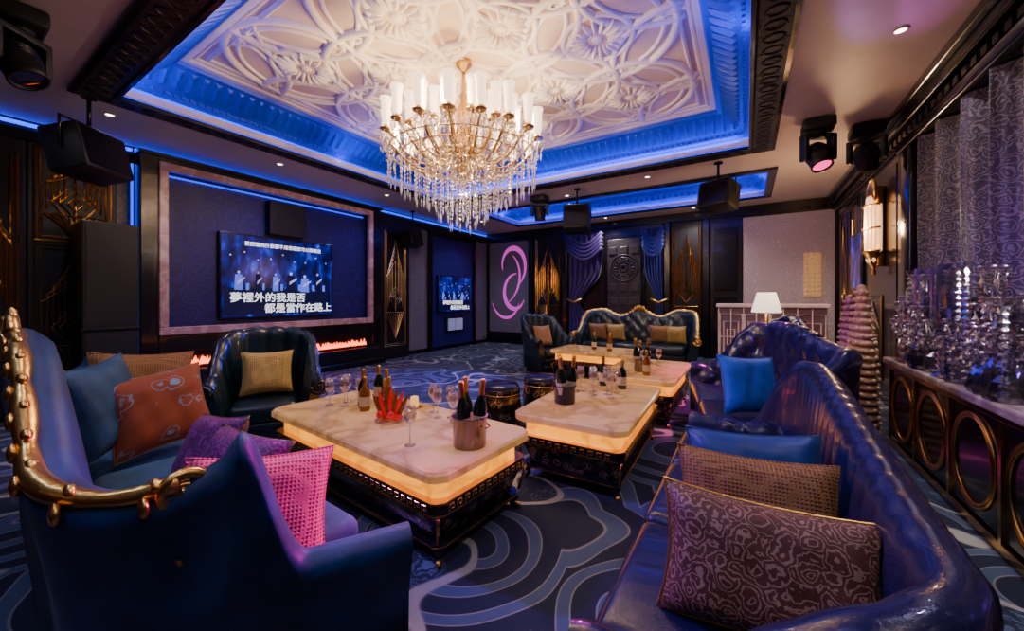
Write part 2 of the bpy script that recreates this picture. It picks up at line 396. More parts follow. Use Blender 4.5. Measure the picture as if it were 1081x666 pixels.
# ---------------------------------------------------------------- deco patterns
def deco(mb,T,w,h,mat=goldd,r=.009):
    def L(*p): mb.tube([(a,0,b) for a,b in p],r,mat,4,T=T,smooth=False)
    for k in (0,.045):
        L((-w/2+k,k),(w/2-k,k),(w/2-k,h-k),(-w/2+k,h-k),(-w/2+k,k))
    for k in range(5):
        a=w*.42*(1-k*.17); zb=h*.30; 
        L((-a,zb+h*.04*k),(-a,h*.60+h*.05*k),(0,h*.74+h*.045*k),(a,h*.60+h*.05*k),(a,zb+h*.04*k))
    for k in range(-4,5): L((0,h*.06),(k*w*.095,h*.28))
    L((-w*.4,h*.29),(w*.4,h*.29)); L((0,h*.3),(0,h*.74))
    for k in (1,2,3):
        a=w*.10*k; L((-a,h*.42),(0,h*.42+a*1.4),(a,h*.42),(0,h*.42-a*1.4),(-a,h*.42))
TL=lambda y,z,x=XL: Matrix.Translation((x,y,z))@Matrix.Rotation(pi/2,4,'Z')
TB=lambda x,z,y=YB: Matrix.Translation((x,y,z))
mb=MB()
mb.box(XL,XL+.05,.15,.72,0.2,3.16,darkwall,.01)
mb.box(XL,XL+.03,.74,1.46,0.2,3.16,blackm,.01)
deco(mb,TL(1.10,2.05,XL+.04),.62,1.08,brass,.012); deco(mb,TL(1.10,.3,XL+.04),.62,1.7); deco(mb,TL(.42,.4,XL+.06),.5,2.6,brass,.011)
mb.box(XL,XL+.03,-.9,.13,.2,3.16,stone)
mb.build('wall_panel_left')
mb=MB()
mb.box(XL,XL+.18,5.5,6.35,0,3.2,darkwall,.01)
deco(mb,TL(5.92,.3,XL+.19),.6,2.6)
mb.box(XL,XL+.03,6.4,7.1,.1,3.1,stone)
mb.box(XL,XL+.12,7.1,7.2,0,3.2,black,.01); mb.box(XL,XL+.12,8.95,9.05,0,3.2,black,.01); mb.box(XL,XL+.12,7.2,8.95,3.0,3.2,black); mb.box(XL,XL+.05,7.2,8.95,.1,3.0,navyw)
mb.box(XL,XL+.03,9.05,9.7,.1,3.1,stone)
mb.build('wall_panel_left.001')
# ---------------------------------------------------------------- TV feature wall
e=empty('tv_feature_wall',(XL,0,0))
mb=MB(); W=.30
mb.box(0.01,W,1.62,5.43,0,.36,black,.015); mb.box(0.01,W+.12,1.58,5.47,0,.12,black,.015)
mb.box(.01,W-.14,1.7,5.3,.36,.66,black); 
mb.box(.01,W,1.62,1.8,.36,3.3,black,.01); mb.box(.01,W,5.22,5.43,.36,3.3,black,.01)
mb.box(.01,W,1.8,5.22,.62,.86,black,.01); mb.box(.01,W,1.8,5.22,3.21,3.3,black,.01)
mb.box(.01,.12,1.8,5.22,.86,3.21,navyw)
mb.box(.01,W+.05,1.60,5.45,3.27,3.31,black,.005)
mb.build('surround',parent=e)
mb=MB()
for (a,b,c,d) in ((1.80,5.22,3.10,3.21),(1.80,5.22,.86,.97),(1.80,1.90,.97,3.10),(5.12,5.22,.97,3.10)):
    mb.box(W-.06,W+.03,a,b,c,d,pinkmar,.012)
mb.build('marble_frame',parent=e)
mb=MB(); mb.box(.05,.09,1.62,5.43,3.33,3.36,bluel); mb.box(.02,.05,1.59,1.61,.5,3.25,bluel2)
mb.box(.13,.15,1.93,5.09,3.06,3.08,bluel2)
mb.build('led_strip',parent=e)
mb=MB(); mb.box(.17,.2,1.9,5.15,.37,.40,blackm)
for k in range(210):
    y=1.85+k*.0155; h=.05+random.random()*.09
    mb.lathe([(.0,0),(.014,.01),(.020,h*.35),(.010,h*.75),(0,h)],fire,6,(.20+random.uniform(-.02,.03),y,.40))
mb.build('fireplace',parent=e)
lit=M('stage_glow',(.2,.3,1),.5,em=(.07,.15,1),es=.8); lit2=M('stage_skin',(.5,.4,.6),.5,em=(.45,.45,1),es=.8)
dk=M('stage_dark',(0,0,.02),.5,em=(0,.003,.05),es=.6)
def tv(name,loc,w,h,texts):
    e=empty(name,loc)
    mb=MB(); mb.box(0,.06,-w/2,w/2,-h/2,h/2,black,.01); mb.box(.06,.064,-w/2+.03,w/2-.03,-h/2+.03,h/2-.03,screenm)
    mb.build('panel',parent=e)
    mb=MB()
    mb.box(.066,.067,-w*.47,w*.47,-h*.45,-h*.14,dk)
    for k in range(6):
        y=-w*.36+k*w*.14+.03*sin(k*7); s=h*.05*(1+.35*sin(k*5)); zz=h*.03*sin(k*3)
        mb.sph((.068,y,zz+h*.045),s*.30,lit2,8,sc=(.05,1,1.2))
        mb.add([(.0685,y-s*.7,zz+h*.02),(.0685,y+s*.7,zz+h*.02),(.0685,y+s*.9,zz-h*.16),(.0685,y-s*.9,zz-h*.16)],[(0,1,2,3)],dk if k%2 else lit)
        mb.add([(.069,y-s*.3,zz-h*.06),(.069,y+s*1.3,zz-h*.005),(.069,y+s*1.2,zz-h*.03),(.069,y-s*.3,zz-h*.10)],[(0,1,2,3)],lit2)
        mb.box(.0665,.0675,y+s*1.5,y+s*2.2,-h*.16,-h*.08,lit)
    for k in range(9): mb.sph((.068,-w*.42+k*w*.105,h*(.24+.05*sin(k*2))),.014,lit2,8,sc=(.1,1,1))
    mb.build('stage_image',parent=e)
    for t,sz,y,z in texts:
        cu=bpy.data.curves.new('lyric','FONT'); cu.body=t; cu.size=sz; cu.align_x='CENTER'; cu.extrude=.001; cu.offset=.001*sz*6
        o=bpy.data.objects.new('lyric_text',cu); C.objects.link(o); o.parent=e; o.location=(.070,y,z); o.rotation_euler=(pi/2,0,pi/2); cu.materials.append(textm)
    return e
tv('television',(XL+.13,3.45,1.72),1.86,1.36,[('夢裡外的我是否',.17,-.20,-.40),('都是當作在路上',.17,.30,-.58),('要回憶的什麼都不用清理就可以跟著走',.075,.05,.50)])
tv('television.001',(XL+.06,8.1,1.5),1.4,1.0,[('夢裡外的我是否',.12,-.10,-.28),('都是當作在路上',.12,.2,-.42)])
mb=MB(); mb.box(-.08,.08,-.30,.30,-.28,.28,blackm,.01)
mb.cyl(.20,.08,.09,blackm,20,T=Matrix.Rotation(pi/2,4,'Y'))
mb.build('center_speaker',(XL+.21,3.5,2.72))
mb=MB()
for k in range(2): mb.box(-.02,.04,-.28+k*.32,-.02+k*.32,-.16,.16,M('dim_white_panel%d'%k,(.5,.5,.6),.4,em=(.35,.4,.8),es=.25),.01)
mb.box(-.03,-.01,-.36,.40,-.2,.2,black); mb.build('wall_amplifier',(XL+.10,8.1,.66))
e=empty('floor_speaker',(XL+.34,1.30,0))
mb=MB()
mb.box(-.26,.26,-.24,.24,.0,.98,blackm,.015); mb.box(-.26,.26,-.24,.24,1.0,2.26,blackm,.015)
for z in (.5,1.63):
    mb.box(.26,.268,-.21,.21,z-(.44 if z<1 else .58),z+(.44 if z<1 else .58),blackm,.003)
mb.box(-.27,.27,-.25,.25,.97,1.01,black,.005)
mb.build('cabinet',parent=e)
def hspk(name,loc,w,h,dp,rz,tilt=.25):
    mb=MB(); R=Matrix.Rotation(rz,4,'Z')@Matrix.Rotation(tilt,4,'X')
    mb.box(-w/2,w/2,-dp/2,dp/2,-h/2,h/2,blackm,.02,T=R)
    mb.box(-w/2+.03,w/2-.03,dp/2,dp/2+.01,-h/2+.03,h/2-.03,black,0,T=R)
    R2=Matrix.Rotation(rz,4,'Z')
    mb.tube([(-w/2-.02,0,0),(-w/2-.02,0,h/2+.06),(w/2+.02,0,h/2+.06),(w/2+.02,0,0)],.014,black,6,T=R2)
    mb.rod((0,0,h/2+.06),(0,0,3.39-loc[2]),.018,black,8); mb.cyl(.06,3.37-loc[2],3.39-loc[2],black,12)
    return mb.build(name,loc)
hspk('hanging_speaker',(-5.62,.98,2.80),.52,.44,.34,-.9)
hspk('hanging_speaker',(-6.55,6.2,2.75),.36,.38,.30,-1.6)
hspk('hanging_speaker',(-2.65,6.55,2.82),.46,.46,.35,-2.9)
hspk('hanging_speaker',(-.35,6.4,2.88),.46,.40,.34,2.7)
def mover(name,loc,rz,tilt,lens):
    mb=MB(); top=3.385-loc[2]
    mb.box(-.15,.15,-.13,.13,top-.12,top-.0,blackm,.02)
    mb.rod((0,0,top-.12),(0,0,top-.16),.08,blackm,14)
    R=Matrix.Rotation(rz,4,'Z')
    for sx in (-1,1):
        mb.box(sx*.15-.025,sx*.15+.025,-.055,.055,-.05,top-.16,blackm,.015,T=R)
    mb.box(-.175,.175,-.055,.055,top-.20,top-.15,blackm,.015,T=R)
    R3=R@Matrix.Rotation(tilt,4,'X')
    mb.lathe([(0,.15),(.08,.145),(.11,.09),(.115,-.02),(.10,-.10),(.105,-.15),(.09,-.15),(.085,-.13)],blackm,20,T=R3)
    mb.lathe([(.085,-.13),(.05,-.135),(0,-.137)],lens,20,T=R3)
    for k in range(4): mb.lathe([(.116,.02*k+.0),(.122,.02*k+.006),(.116,.02*k+.012)],black,20,T=R3)
    return mb.build(name,loc)
dlens=M('dark_lens',(.02,.02,.05),.05,coat=1)
mover('moving_head_light',(.70,5.5,2.98),.5,-.45,magl)
mover('moving_head_light',(1.20,5.95,3.02),-.4,.5,dlens)
mover('moving_head_light',(-4.35,.42,3.02),-.9,.5,dlens)
mover('moving_head_light',(-3.45,6.6,3.05),.3,.2,dlens)
# ---------------------------------------------------------------- back wall
mb=MB(); Y=YB
def bp(x0,x1,z0,z1,m,d=.04,bev=.008): mb.box(x0,x1,Y-d,Y,z0,z1,m,bev)
bp(-6.9,-5.4,.35,3.1,stone); 
for x in (-5.38,-4.28,-1.62,-.78): bp(x-.06,x+.06,0,3.2,black,.14)
deco(mb,TB(-4.83,.4,Y-.05),.8,2.7,brass,.012); bp(-5.3,-4.36,.1,3.2,blackm,.03)
deco(mb,TB(-1.2,.4,Y-.05),.62,2.7,brass,.012); bp(-1.54,-.86,.1,3.2,blackm,.03)
bp(-.7,-.08,.1,3.1,darkwall,.07); bp(-.62,-.16,.3,1.4,black,.09); bp(-.62,-.16,1.55,2.95,black,.09)
bp(-.06,1.5,.3,3.15,stone2,.05)
bp(-4.2,-1.7,.1,3.2,darkwall,.03)
mb.build('wall_panel_back')
mb=MB()
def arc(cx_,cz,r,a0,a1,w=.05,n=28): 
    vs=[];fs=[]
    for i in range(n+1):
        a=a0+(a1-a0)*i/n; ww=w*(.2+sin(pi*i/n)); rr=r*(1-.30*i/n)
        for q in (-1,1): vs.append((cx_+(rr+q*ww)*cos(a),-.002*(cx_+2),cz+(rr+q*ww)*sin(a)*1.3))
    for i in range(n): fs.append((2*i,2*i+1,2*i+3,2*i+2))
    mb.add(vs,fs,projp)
arc(.15,.42,.50,-1.2,3.4); arc(.28,-.42,.46,1.5,5.8); arc(-.20,.25,.75,-1.3,.8,.03); arc(.0,-.5,.6,3.4,5.9,.03)
mb.build('projected_light_ribbons',(-6.20,YB-.045,1.95))  # glowing ribbon mesh stands in for light projected on the panel
mb=MB(); car=M('carved_dark_relief',(.08,.066,.07),.32,metal=.4,bump=(25,.5))
mb.box(-.52,.52,-.05,0,.1,3.05,black,.01); mb.box(-.42,.42,-.09,-.05,.25,2.9,car,.01)
for r in (.34,.27,.17,.08): mb.tube([(r*cos(2*pi*k/32),-.10,2.15+r*sin(2*pi*k/32)) for k in range(32)],.022,car,6,closed=True)
for k in range(16):
    a=2*pi*k/16; mb.sph((.22*cos(a),-.10,2.15+.22*sin(a)),.035,car,8)
for z in (.5,.9,1.3,1.65,2.6): 
    for x in (-.28,0,.28): mb.box(x-.1,x+.1,-.12,-.09,z-.1,z+.1,car,.02)
mb.build('carved_relief_panel',(-2.65,YB-.031,0))
def drape(name,x,w,mat,side):
    mb=MB(); n=60; m=30; vs=[];fs=[]
    for j in range(m+1):
        t=j/m; z=3.1-2.9*t
        k=1-.62*math.exp(-((t-.62)/.16)**2); k*= (1 if t<.62 else .85)
        xc=side*w*.5*(1-k)
        for i in range(n+1):
            u=i/n-.5; vs.append((xc+u*w*k,-.12-.05*sin(u*40)*(.5+k*.5),z))
    for j in range(m):
        for i in range(n): a=j*(n+1)+i; fs.append((a,a+1,a+n+2,a+n+1))
    mb.add(vs,fs,mat,True)
    for q in range(5):
        pts=[(-w*.5+w*i/12,-.19,3.1-.10*q-.30*sin(pi*i/12)) for i in range(13)]; mb.tube(pts,.055,mat,8)
    mb.tube([(side*w*.5*.62-.2,-.19,1.36),(side*w*.5*.62,-.22,1.27),(side*w*.5*.62+.2,-.19,1.36)],.03,gold,8)
    return mb.build(name,(x,YB-.04,0))
drape('draped_curtain',-3.66,.95,drapeP,-1); drape('draped_curtain',-1.92,.45,drapeB,1)
mb=MB(); lat=M('pale_lattice',(.68,.52,.52),.4); latd=M('lattice_panel',(.15,.10,.13),.4)
mb.box(-.8,.8,-.2,.2,.0,1.2,latd,.01); mb.box(-.84,.84,-.24,.24,1.2,1.27,lat,.015); mb.box(-.84,.84,-.24,.24,0,.1,lat,.015)
for k in range(4):
    x=-.6+.4*k
    for s in (.18,.12,.06):
        mb.tube([(x-s,-.21,.65-s*2.4),(x+s,-.21,.65-s*2.4),(x+s,-.21,.65+s*2.4),(x-s,-.21,.65+s*2.4)],.013,lat,4,closed=True,smooth=False)
    mb.rod((x,-.21,.12),(x,-.21,1.18),.009,lat,4); mb.rod((x-.2,-.21,.65),(x+.2,-.21,.65),.009,lat,4)
    mb.box(x-.21,x-.19,-.22,-.2,.1,1.2,lat)
mb.build('lattice_sideboard',(.36,8.35,0))
mb=MB(); gl=M('lit_gold_mosaic',(.8,.55,.3),.4,kind='weave',colB=(.6,.4,.2),pscale=16,em=(1,.5,.18),es=.22)
mb.box(-.14,.14,-.03,0,-.45,.45,gl,.005)
for k in range(3):
    for j in range(10): mb.sph((-.09+.09*k,-.03,-.40+.089*j),1,gl,8,sc=(.04,.02,.035))
mb.build('wall_niche',(1.15,YB-.051,1.85))
# ---------------------------------------------------------------- right wall
TRt=lambda y,z,x=XR: Matrix.Translation((x,y,z))@Matrix.Rotation(-pi/2,4,'Z')
mb=MB()
for y0,y1 in ((5.72,6.1),(6.22,7.75),(7.85,8.1)):
    mb.box(XR-.08,XR,y0,y1,.0,2.98,black,.012)
mb.box(XR-.05,XR,8.15,9.6,.1,2.98,darkwall,.01)
deco(mb,TRt(8.5,.4,XR-.06),.55,2.5,gold); deco(mb,TRt(9.2,.4,XR-.06),.55,2.5,gold)
deco(mb,TRt(7.2,.3,XR-.09),.9,1.1)
mb.build('wall_panel_right')
mb=MB(); mb.box(-.03,0,-.35,.35,-.45,.45,black,.01); mb.box(-.035,-.03,-.32,.32,-.42,.42,screenm); mb.build('wall_monitor',(XR-.085,8.0,1.95))
mb=MB()
mb.box(XR-.10,XR,2.0,2.12,.85,2.98,black,.01); mb.box(XR-.20,XR,5.36,5.7,0,2.98,black,.02); mb.box(XR-.22,XR,2.0,5.7,2.92,3.02,black,.02)
mb.box(XR-.02,XR-.005,2.12,5.36,.85,2.94,M('night_glass',(.01,.01,.03),.05))
mb.build('window_1')
mb=MB(); n=320;m=14;vs=[];fs=[]
for j in range(m+1):
    z=2.91-2.05*j/m
    for i in range(n+1):
        y=2.15+3.17*i/n; q=y*15+.35*sin(z*2)+.6*sin(y*5); f=sin(q); f=math.copysign(abs(f)**.7,f)
        vs.append((-.075*f-.012*sin(q*2.7+1),y+.035*cos(q),z))
for j in range(m):
    for i in range(n): a=j*(n+1)+i; fs.append((a,a+1,a+n+2,a+n+1))
mb.add(vs,fs,lace,True)
mb.build('lace_curtain',(XR-.115,0,0))
# sconce
mb=MB()
for k in range(9):
    a=pi/2+ (k-4)*pi/8; r=.13
    x,y=-r*sin(a)*.8,r*cos(a)*1.0
    mb.lathe([(.0,-.32),(.020,-.30),(.023,0),(.020,.30),(0,.32)],sconceg,8,(x,y,0))
for k in range(5):
    a=pi/2+(k-2)*pi/6; mb.lathe([(0,-.45),(.02,-.42),(.024,0),(.02,.40),(0,.43)],sconceg,8,(-.09*sin(a),.09*cos(a),0))
for z in (-.30,.0,.30): mb.tube([(-.165*sin(pi*i/12)*.8,.165*cos(pi*i/12),z) for i in range(13)],.016,gold,6)
for k in range(9):
    a=(k-4)*pi/14; mb.sph((-.05,.24*sin(a)*.8,.30+.25*cos(a)),1,gold,8,sc=(.03,.03,.12),T=None)
mb.lathe([(.0,-.62),(.03,-.58),(.02,-.52),(.07,-.46),(.12,-.34),(.15,-.30)],gold,14,(-.03,0,0),sx=.8)
mb.box(-.02,.05,-.10,.10,-.5,.55,gold,.02)
mb.build('wall_sconce',(XR-.135,6.75,2.28))
# ---------------------------------------------------------------- console + glassware
mb=MB()
mb.box(-.27,.20,-2.15,2.15,.75,.81,M('console_marble',(.25,.19,.17),.15,kind='vein',colB=(.50,.42,.36),pscale=3),.015)
mb.box(-.22,.20,-2.10,2.10,.08,.75,black,.01); mb.box(-.24,.20,-2.13,2.13,.71,.75,brass,.005); mb.box(-.23,.20,-2.12,2.12,.0,.06,brass,.005)
for k in range(7):
    y=-1.80+k*.60
    for r in (.26,.24): mb.tube([(-.226,y+r*cos(2*pi*i/40)*.95,.40+r*sin(2*pi*i/40)*1.05) for i in range(40)],.010,gold,6,closed=True)
    mb.box(-.235,-.22,y+.28,y+.31,.06,.71,brass)
mb.build('console_cabinet',(1.37,2.75,0))
mb=MB()
for k in range(210):
    y=random.uniform(1.0,4.6); x=random.uniform(-.15,.0); H=random.uniform(.26,.60) if random.random()<.8 else .78
    ty=random.random(); q_=random.uniform(.65,1.0)
    if ty<.30:
        mb.lathe([(r*q_,z) for r,z in [(0,0),(.05,.003),(.05,.01),(.01,.03),(.008,H*.45),(.02,H*.48),(.045,H*.62),(.05,H*.8),(.045,H),(.042,H),(.045,H*.8),(.0,H*.52)]],crystal2,10,(x,y,.81),smooth=False)
    elif ty<.60:
        p=[(0,0),(.05,.004),(.045,.015)]; z=.02
        while z<H-.06: p+=[(.010,z),(.028,z+.02),(.010,z+.04)]; z+=.042
        p+=[(.03,H-.03),(.032,H),(.0,H-.01)]; mb.lathe(p,crystal2,8,(x,y,.81),smooth=False)
    else:
        mb.lathe([(0,0),(.05,0),(.06,.03),(.045,H*.3),(.015,H*.4),(.015,H*.5),(.03,H*.53),(.0,H*.72)],crystal2,8,(x,y,.81),smooth=False)
        for lv,rr in ((.5,.07),(.78,.05)):
            for q in range(5):
                a=2*pi*q/5+lv; px,py=x+rr*cos(a),y+rr*sin(a)
                mb.tube([(x,y,.81+H*lv),(x+rr*.6*cos(a),y+rr*.6*sin(a),.81+H*(lv-.05)),(px,py,.81+H*(lv+.1))],.006,crystal2,5)
                mb.lathe([(0,0),(.018,.01),(.02,.04),(.016,.05),(0,.02)],crystal2,8,(px,py,.81+H*(lv+.1)))
                mb.octa((px,py,.81+H*(lv+.04)),.012,.06,crystal2)
        mb.rod((x,y,.81+H*.5),(x,y,.81+H*.8),.006,crystal2)
mb.build('crystal_glassware',(1.30,0,0))
# ---------------------------------------------------------------- upholstery
def upath(W,D,rc,splay,n=120):
    w=W/2; P=[]
    P.append((-w-splay,D)); P.append((-w,rc))
    for k in range(1,9):
        a=pi+ (pi/2)*k/8; P.append((-w+rc+rc*cos(a),rc+rc*sin(a)))
    P.append((w-rc,0))
    for k in range(1,9):
        a=-pi/2+(pi/2)*k/8; P.append((w-rc+rc*cos(a),rc+rc*sin(a)))
    P.append((w+splay,D))
    P=[Vector((a,b)) for a,b in P]; d=[0]
    for i in range(1,len(P)): d.append(d[-1]+(P[i]-P[i-1]).length)
    out=[]
    for k in range(n+1):
        s=d[-1]*k/n; i=1
        while i<len(d)-1 and d[i]<s: i+=1
        t=(s-d[i-1])/(d[i]-d[i-1]); out.append(P[i-1].lerp(P[i],t))
    res=[]
    for k in range(n+1):
        t=(out[min(k+3,n)]-out[max(k-3,0)]).normalized(); res.append((out[k].x,out[k].y,t.y,-t.x,d[-1]*k/n))
    return res
def sm(t): t=max(0,min(1,t)); return t*t*(3-2*t)
def shell(mb,path,H,z0,th,lean,r,mat,tuft=None,rail=None,railr=.02):
    rings=[]; NI=16
    top=[]
    for (x,y,nx,ny,s) in path:
        h=H(x,y,s); sec=[]
        for i in range(NI+1):
            t=i/NI; z=z0+(h-z0-r)*t; o=lean*t*t
            if tuft: o-=tuft(s,z,t)
            sec.append((o,z))
        c=(lean+r,h-r)
        bul=(tuft(s,h,1) if tuft else 0)
        for k in range(1,9):
            a=pi-(pi+.6)*k/8; sec.append((c[0]+(r+bul*.6)*cos(a),c[1]+(r+bul*.6)*sin(a)))
        sec.append((th,(h-z0)*.5+z0)); sec.append((th*.9,z0))
        rings.append([(x+nx*o,y+ny*o,z) for o,z in sec]); top.append((x+nx*(lean+r*1.3),y+ny*(lean+r*1.3),h+.0))
    m=len(rings[0]); vs=[p for R in rings for p in R]; fs=[]; 
    for i in range(len(rings)-1):
        for j in range(m):
            k=(j+1)%m; fs.append((i*m+j,(i+1)*m+j,(i+1)*m+k,i*m+k))
    mb.add(vs,fs,mat,True)
    mb.add(rings[0],[tuple(range(m))],mat); mb.add(rings[-1],[tuple(range(m))],mat)
    if rail:
        rr=[railr*(1+.35*sin(i*.9)**2) for i in range(len(top))]
        mb.tube(top,rr,rail,8)
    return top,rings
def diamond(a,b,amp):
    return lambda s,z,t: amp*(abs(cos(pi*(s/a+z/b))*cos(pi*(s/a-z/b)))**.5)*(1 if t>.15 else t/.15)
def channel(a,amp): return lambda s,z,t: amp*(abs(sin(pi*s/a))**.6)*sm(t*4)
def leg(mb,x,y,h,mat): 
    mb.lathe([(0,0),(.02,0),(.028,.02),(.018,.05),(.03,h*.7),(.04,h),(0,h)],mat,10,(x,y,0))
def scroll(mb,c,R,ax,mat,turns=1.6,w=.02,flip=1):
    pts=[];ws=[];n=30
    for i in range(n+1):
        t=i/n; a=flip*t*turns*2*pi; r=R*(1-.85*t)
        if ax=='x': pts.append((c[0],c[1]+r*cos(a),c[2]+r*sin(a)))
        else: pts.append((c[0]+r*cos(a),c[1],c[2]+r*sin(a)))
        ws.append(w*(1.2-.6*t))
    mb.tube(pts,ws,mat,8); mb.sph(c,w*1.5,mat,8)
def sofa(name,loc,rz,W,D,mat,tuft,nc,seatm=None,rail=None,splay=.06,rc=.18,seat=.44,th=.17,lean=.08,r=.05,Hf=None,railr=.02,legm=None,dens=60):
    mb=MB(); path=upath(W,D,rc,splay,max(100,int(W*dens)))
    top,rings=shell(mb,path,Hf,.10,th,lean,r,mat,tuft,rail,railr)
    mb.box(-W/2-.01,W/2+.01,.02,D-.02,.10,.28,mat,.03)
    cw=(W-.02)/nc
    for k in range(nc):
        x=-W/2+.01+k*cw; mb.box(x+.004,x+cw-.004,.06,D+.01,.27,seat,seatm or mat,.055,seg=4)
    lm=legm or black
    for sx in (-1,1):
        leg(mb,sx*(W/2-.03),D-.08,.11,lm); leg(mb,sx*(W/2-.03),.08,.11,lm)
    if rail:
        mb.tube([(-W/2-splay,D+.0,.14),(0,D+.0,.10),(W/2+splay,D,.14)],.022,rail,8)
        for R,sx in ((top[0],-1),(top[-1],1)):
            scroll(mb,(R[0],R[1]+.01,R[2]-.07),.07,'z',rail,w=.018,flip=sx)
    o=mb.build(name,loc,rz); return o,top
def Hs1(x,y,s):
    b=.80+.17*sm((x+1.05)/1.9)
    if x>0: return .50+(b-.50)*(1-sm((y-.02)/.24))
    return .58+(b-.58)*(1-sm((y-.03)/.42))
sofa('leather_sofa',(.26,1.98,0),pi/2,1.96,.63,leather,channel(.11,.012),3,Hf=Hs1,th=.19,r=.055,lean=.05)
def Hs2(x,y,s):
    b=1.00+.09*sm((x+.6)/1.0)+.018*abs(sin(s*pi/.12))
    a=.52 if x<0 else .60
    return a+(b-a)*(1-sm((y-.03)/(.30 if x<0 else .5)))
sofa('leather_sofa',(.30,3.98,0),pi/2+.20,1.60,.68,leather,diamond(.24,.24,.05),2,Hf=Hs2,th=.2,r=.05,lean=.10,dens=90)
sofa('leather_sofa',(.46,6.02,0),pi/2,1.35,.74,leather,diamond(.28,.28,.03),2,Hf=Hs2,th=.2,r=.05,lean=.08)
def pil(name,loc,w,h,t,mat,rx,rz,ry=0,pipe=None):
    mb=MB(); mb.pillow(w,h,t,mat,Matrix.Identity(4),pipe=pipe); o=mb.build(name,loc); o.rotation_euler=(rx,ry,rz)
    o.rotation_mode='XYZ'; return o
pil('throw_pillow',(.05,1.28,.59),.56,.36,.18,brownp,-.42,.10,.03,gold)
pil('throw_pillow',(.03,1.62,.60),.52,.36,.17,tanp,-.42,.12,.0)
pil('throw_pillow',(.03,1.86,.61),.50,.37,.15,navyp,-.38,.15,-.05)
pil('throw_pillow',(.02,3.55,.67),.46,.46,.16,bluep,-.3,.6,.05)
pil('throw_pillow',(.18,5.42,.66),.42,.42,.15,pinkp,-.3,.6)
pil('throw_pillow',(.22,6.0,.68),.42,.42,.15,pinkp,-.3,1.1)
# left near settee (faces +Y)
def HsL(x,y,s):
    b=.84+.38*sm((1.15-abs(x))/.85)
    wing=.13*math.exp(-((y-.24)/.10)**2)*(1 if abs(x)>.9 else 0)
    return .58+(b+wing-.58)*(1-sm((y-.24)/.15))
o,top=sofa('velvet_settee',(-2.52,.42,0),-.06,2.25,.66,velvet,None,3,seatm=velvet2,rail=None,splay=.24,rc=.20,Hf=HsL,th=.15,r=.055,lean=.10,legm=gold,dens=110)
mb=MB()
sub=[t for t in top if t[1]<.08]
mb.tube([(a,b-.02,c+.0) for a,b,c in sub],[.019*(1+.5*abs(sin(i*.2))) for i in range(len(sub))],gold,8)
for i in range(0,len(sub),7):
    a,b,c=sub[i]; mb.sph((a,b-.02,c+.014),1,gold,8,sc=(.036,.014,.018))
    mb.sph((a+.02,b-.045,c-.026),1,gold,8,sc=(.030,.012,.028))
for sx,i in ((-1,0),(1,-1)):
    a,b,c=sub[i]; scroll(mb,(a,b-.02,c-.03),.055,'x',gold,w=.014,flip=sx)
    mb.tube([(a,b-.03,c-.05),(a-sx*.05,b-.05,c-.13),(a-sx*.0,b-.02,c-.22)],[.018,.014,.006],gold,8)
cxr=sub[len(sub)//2]
for k in range(-4,5): mb.sph((cxr[0]+k*.05,cxr[1]-.02,cxr[2]+.05-.007*k*k),1,gold,8,sc=(.025,.02,.05-.005*abs(k)))
for k in (-1,1): scroll(mb,(cxr[0]+k*.26,cxr[1]-.03,cxr[2]+.01),.06,'z',gold,w=.014,flip=k)
cr=mb.build('carved_gold_crest',(0,0,0)); cr.parent=o
pil('throw_pillow',(-2.95,.80,.70),.48,.46,.18,orangep,.30,-1.5,.1,goldd)
pil('throw_pillow',(-3.35,.82,.76),.52,.50,.16,tanp,.25,-1.6,-.1)
pil('throw_pillow',(-2.98,.58,.77),.36,.50,.15,velvet2,.25,-1.0,.15)
pil('throw_pillow',(-1.98,.80,.57),.44,.34,.15,purp,-.6,.3,.1,goldd)
pil('throw_pillow',(-2.32,.82,.59),.42,.34,.15,purp,-.5,.1,-.1,goldd)
pil('throw_pillow',(-1.46,.66,.59),.46,.42,.16,pinkp,-.35,1.15,.12)
# tub armchair
def Hc(x,y,s):
    return .62+.02*abs(sin(s*pi/.13))+(.42)*(1-sm((y-.0)/.50))
def armchair(name,loc,rz,mat,pmat,rail=black,W=.60,D=.60):
    o,top=sofa(name,loc,rz,W,D,mat,channel(.13,.022),1,rail=rail,splay=.03,rc=.22,Hf=Hc,th=.11,r=.035,lean=.08,railr=.013)
    mb=MB(); mb.pillow(.42,.40,.16,pmat,Matrix.Identity(4)); p=mb.build('cushion',(0,.22,.66),parent=o); p.rotation_euler=(.28,0,0)
    return o
armchair('leather_armchair',(-4.05,1.92,0),-pi/2-.50,leatherT,goldp,W=.54,D=.58)
armchair('leather_armchair',(-3.5,6.5,0),-1.9,leatherT,tan)
def Hf_(x,y,s): 
    return .62+(.42+.07*cos(x*pi/.42))*(1-sm((y-.05)/.45))
o,top=sofa('gilded_sofa',(-2.0,8.45,0),pi,2.05,.72,leatherT,diamond(.26,.26,.03),3,rail=gold,Hf=Hf_,th=.16,r=.05,lean=.09,railr=.035)
mb=MB()
for k in range(-3,4): mb.sph((k*.05,-.1,1.17-.01*k*k),1,gold,8,sc=(.03,.03,.06))
c=mb.build('crest',parent=o)
for x,m_ in ((-2.8,tan),(-2.4,goldp),(-1.5,tan),(-1.2,goldp)):
    pil('throw_pillow',(x,8.16,.64),.4,.38,.14,m_,.3,0)
